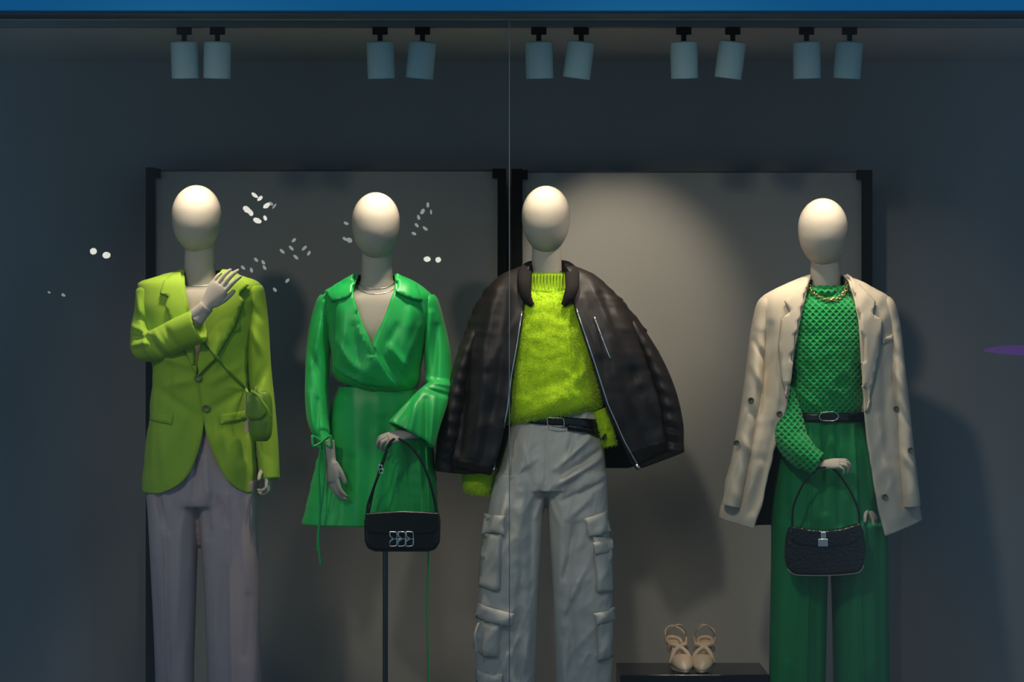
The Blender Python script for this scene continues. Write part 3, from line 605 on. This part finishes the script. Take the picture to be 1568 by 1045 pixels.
hand('hand_right',P(1330,772,-.075),Vector((.35,-.2,-.9)),Vector((-.8,.5,-.2)),.12,SKIN,m4,side=1,curl=(35,38,40,42),spread=3)
p4=fuse('wide_trousers',legparts([(626,1204,1318,.1,.09),(650,1199,1322,.108,.1),(700,1190,1338,.118,.11),(780,1182,1356,.12,.12),(860,1181,1358,.118,.115),(872,1190,1350,.11,.11)],
 [(800,1182,1270,.12,.12),(880,1181,1267,.115,.115),(1045,1178,1263,.115,.11),(1165,1176,1262,.115,.11)],[(800,1264,1358,.12,.12),(880,1273,1359,.115,.115),(1045,1277,1361,.115,.11),(1165,1278,1364,.115,.11)]),
 EMER,m4,voxel=.006,smooth=5,strokes=[(1235,650,1225,1170,2.8,.007),(1300,650,1318,1170,2.8,.007),(1255,650,1256,780,4,-.008),(1275,650,1278,800,4,-.007),(1205,720,1200,1000,8,-.006),(1245,800,1245,1045,6,-.005),(1340,760,1342,1045,7,-.006),(1292,850,1290,1045,6,-.004),(1215,650,1205,760,5,.006),(1320,660,1332,760,5,.006)],nz=[(.035,.006,.003,.002,1.9)])
shell('belt',[(631,1202,1320,.114,.098),(645,1201,1321,.116,.10)],LEATH,m4,solid=.004,step=5)
wire('belt_buckle',[P(1258,632,-.126),P(1276,631,-.126),P(1284,638,-.126),P(1276,645,-.126),P(1258,644,-.126),P(1255,638,-.126),P(1258,632,-.126)],.0015,SILV,m4)
feet(m4,(1221,1319))
tn=bvh(s4,[c for c in m4.children if c.name.startswith('neck_and')][0])
V=[];F=[]
for i in range(22):
    a=math.pi*(i+.5)/22; x=1265-30*math.cos(a); y=427+33*math.sin(a)**0.9
    yy=min(ysurf(tn,X(x),Z(y),-.03),-.03)-.010
    c=Vector((X(x),yy,Z(y))); tdir=Vector((math.sin(a)*30,0,-33*math.cos(a))).normalized(); u=Vector((0,1,0)).cross(tdir); w=Vector((0,-1,0))
    if i%2: u=w
    pts=[(c+tdir*(.0075*math.cos(q))+u*(.005*math.sin(q)),.0019,.0019) for q in [2*math.pi*k/10 for k in range(11)]]
    V_,F_=sweep(pts,nt=6,sub=1,hint=u.cross(tdir) if u.cross(tdir).length>.1 else Vector((0,1,0)),cap=False); o_=len(V); V+=V_; F+=[tuple(q+o_ for q in f) for f in F_]
mk('chain_necklace',V,F,GOLD,m4)
cb=empty('croc_handbag',P(1263,845,-.2))
slab('body',[(1211,806),(1240,812),(1264,814),(1290,811),(1318,802),(1323,815),(1326,842),(1323,868),(1314,879),(1264,883),(1218,882),(1207,874),(1203,855),(1205,825)],-.225,.06,CROC,cb,bevel=.012)
slab('flap',[(1211,806),(1240,812),(1264,814),(1290,811),(1318,802),(1322,822),(1300,835),(1264,839),(1228,836),(1207,826)],-.233,.012,CROC,cb,bevel=.005)
wire('piping',[P(1206,872,-.226),P(1220,881,-.228),P(1264,882,-.228),P(1312,878,-.228),P(1323,866,-.226)],.0010,NUDE,cb)
wire('handle',[P(1213,808,-.2),P(1214,780,-.205),P(1228,745,-.21),P(1246,722,-.212),P(1262,716,-.213),P(1280,722,-.212),P(1300,750,-.21),P(1314,780,-.205),P(1316,806,-.2)],.0033,LEATH,cb)
slab('clasp',[(1253,826),(1268,826),(1268,838),(1253,838)],-.245,.012,SILV,cb,bevel=.002); slab('clasp_tab',[(1257,815),(1265,815),(1265,828),(1257,828)],-.243,.008,SILV,cb,bevel=.002)

# ------------------------------------------------------------ plinth and shoes
zp=Z(1034,-.02)
pe=box('display_plinth',X(949),X(1177),-.02,.28,0,zp,mat('plinth_black',(0.012,0.012,0.014),.25),bevel=.004)
def shoe(px,yaw):
    e=empty('heeled_sandal',(X(px,.12),.12,zp)); B=Matrix.Translation((X(px,.12),.12,zp))@Matrix.Rotation(yaw,4,'Z')
    def w(x,y,z): return B@Vector((x,y,z))
    def sw_(n,pts,hint=Vector((0,0,1)),**k):
        v,f=sweep([(w(*p[:3]),p[3],p[4]) for p in pts],nt=20,sub=6,hint=hint,**k); mk(n,v,f,NUDE,e)
    sw_('sole',[(0,-.124,.006,.004,.004),(0,-.108,.008,.018,.007),(0,-.07,.010,.034,.008),(0,-.03,.018,.032,.007),(0,.02,.05,.022,.006),(0,.06,.074,.022,.006),(0,.09,.08,.022,.006),(0,.10,.08,.008,.004)])
    sw_('toe_box',[(0,-.122,.010,.006,.005),(0,-.108,.016,.022,.012),(0,-.088,.024,.032,.019),(0,-.062,.032,.036,.025),(0,-.052,.033,.032,.023)])
    sw_('heel',[(0,.085,.078,.018,.016),(0,.088,.05,.010,.010),(0,.088,.0,.006,.006)],hint=Vector((0,1,0)))
    wire('heel_cup',[w(-.022,.05,.078),w(-.022,.085,.088),w(0,.102,.092),w(.022,.085,.088),w(.022,.05,.078)],.007,NUDE,e)
    wire('strap_cross_1',[w(-.034,-.055,.024),w(-.022,-.035,.056),w(.0,-.02,.072),w(.022,-.005,.080),w(.028,.01,.06)],.0085,NUDE,e,nt=12)
    wire('strap_cross_2',[w(.034,-.055,.024),w(.022,-.035,.056),w(.0,-.018,.074),w(-.022,-.005,.080),w(-.028,.01,.06)],.0085,NUDE,e,nt=12)
    wire('ankle_loop',[w(-.026,.0,.075),w(-.034,.03,.10),w(-.028,.07,.118),w(0,.10,.13),w(.028,.07,.118),w(.034,.03,.10),w(.026,.0,.075)],.0028,NUDE,e)
    wire('ankle_strap',[w(-.034,.035,.102),w(-.026,.01,.125),w(-.012,-.008,.142),w(0,-.012,.146),w(.012,-.008,.142),w(.026,.01,.125),w(.034,.035,.102)],.0028,NUDE,e)
shoe(1038,math.radians(8)); shoe(1078,math.radians(-8))

# ------------------------------------------------------------ street side: bulbs whose reflections show in the glass
BULB=mat('bulb_glow',(0.8,0.8,0.75),.5,emis=(1,0.97,0.85),estr=11)
BULB2=mat('bulb_glow_dim',(0.8,0.8,0.75),.5,emis=(0.9,1,0.9),estr=3.5)
PURP=mat('purple_neon',(0.3,0.1,0.6),.5,emis=(0.35,0.08,0.9),estr=1.5)
yl=-20.0; dv=(-0.84-yl)+D
def SP(px,py,dy=0): return Vector(((px-784)*S*dv/D, yl+dy, ZC+(522.5-py)*S*dv/D))
sl=empty('string_lights',SP(420,360))
def blob(parts,px,py,rx,rz,rot):
    c=SP(px,py); k=S*dv/D; V=[];F=[];n=12;M=8
    for j in range(M+1):
        ph=math.pi*j/M
        for i in range(n):
            a=2*math.pi*i/n; x=rx*math.sin(ph)*math.cos(a)*k; y=rx*math.sin(ph)*math.sin(a)*k; z=rz*math.cos(ph)*k
            V.append(c+Vector((x*math.cos(rot)-z*math.sin(rot),y,x*math.sin(rot)+z*math.cos(rot))))
    for j in range(M):
        for i in range(n): F.append((j*n+i,(j+1)*n+i,(j+1)*n+(i+1)%n,j*n+(i+1)%n))
    parts.append((V,F))
A=[];Bp=[]
for (x,y,a,b,r) in [(390,299,3,7,.9),(398,304,3,6,-.8),(378,321,5,8,.9),(384,326,4,6,.5),(394,338,4.5,8,1.2),(408,315,4,7,-.9),(406,334,3,5,.4),(143,385,6,6,0),(163,391,7,6,0),(654,397,6,5,0),(671,398,5,5,0)]: blob(A,x,y,a*.9,b*.85,r)
for (x,y,a,b,r) in [(421,444,3,5,.7),(655,314,3,5,0),(647,324,4,6,-.5),(651,350,3,6,.9),(432,385,3,6,.8),(446,380,3,6,.8),(453,394,3,6,.8),(466,380,3,6,-.8),(450,368,3,5,-.8),(473,388,3,5,-.6),(638,345,3,5,.8),(641,333,3,5,.2),(634,358,3,5,1.2),(440,430,3,5,-.8),(403,402,3,5,.6),(405,410,3,5,.6),(372,410,3,5,.8),(392,398,3,5,.8),(415,312,3,5,.8),(420,316,2,6,-.7),(530,342,3,5,1.2),(535,368,5,6,.9),(528,366,3,5,.9),(97,452,3,4,1),(75,448,2,3,1),(660,325,2,5,0),(385,414,3,5,.2)]: blob(Bp,x,y,a*.75,b*.8,r)
v,f=comb(A); mk('bulbs',v,f,BULB,sl); v,f=comb(Bp); mk('bulbs_dim',v,f,BULB2,sl)
v,f=sweep([(SP(1507,537),.01,.01),(SP(1530,536),.04,.05),(SP(1580,537),.06,.06),(SP(1640,537),.02,.02)],nt=12,sub=4); mk('neon_sign',v,f,PURP)

# ------------------------------------------------------------ world: dusk street
w=bpy.data.worlds.new('dusk'); sc.world=w; w.use_nodes=True; nt=w.node_tree; bg=nt.nodes['Background']
tc=nt.nodes.new('ShaderNodeTexCoord'); sp=nt.nodes.new('ShaderNodeSeparateXYZ'); nt.links.new(tc.outputs['Generated'],sp.inputs[0])
def M(op,a,b=None,c=None):
    n=nt.nodes.new('ShaderNodeMath'); n.operation=op
    for i,v in enumerate((a,b,c)):
        if v is None: continue
        if isinstance(v,(int,float)): n.inputs[i].default_value=v
        else: nt.links.new(v,n.inputs[i])
    return n.outputs[0]
ax_=M('ABSOLUTE',M('ADD',sp.outputs[0],0.0))
side=nt.nodes.new('ShaderNodeMapRange'); side.interpolation_type='SMOOTHSTEP'; side.inputs['From Min'].default_value=.06; side.inputs['From Max'].default_value=.24; nt.links.new(ax_,side.inputs[0])
low=nt.nodes.new('ShaderNodeMapRange'); low.interpolation_type='SMOOTHSTEP'; low.inputs['From Min'].default_value=.02; low.inputs['From Max'].default_value=-.15; nt.links.new(sp.outputs[2],low.inputs[0])
mixf=M('MINIMUM',M('MULTIPLY_ADD',low.outputs[0],.25,side.outputs[0]),1.15)
vm=nt.nodes.new('ShaderNodeVectorMath'); vm.operation='MULTIPLY'; vm.inputs[1].default_value=(2.2,1,.8); nt.links.new(tc.outputs['Generated'],vm.inputs[0])
nz_=nt.nodes.new('ShaderNodeTexNoise'); nz_.inputs['Scale'].default_value=9; nz_.inputs['Detail'].default_value=3; nt.links.new(vm.outputs[0],nz_.inputs['Vector'])
f=M('MULTIPLY_ADD',mixf,.85,.18); f=M('MULTIPLY',f,M('MULTIPLY_ADD',nz_.outputs['Fac'],1.5,.25))
cm=nt.nodes.new('ShaderNodeMixRGB'); cm.inputs[1].default_value=(.13,.17,.175,1); cm.inputs[2].default_value=(.135,.235,.36,1); nt.links.new(mixf,cm.inputs[0])
nt.links.new(cm.outputs[0],bg.inputs['Color']); nt.links.new(f,bg.inputs['Strength'])

cd=bpy.data.cameras.new('camera'); co=bpy.data.objects.new('camera',cd); sc.collection.objects.link(co)
cd.sensor_width=36; cd.lens=36*D/(1568*S); co.location=(0,-D,ZC); co.rotation_euler=(math.pi/2,0,0); sc.camera=co
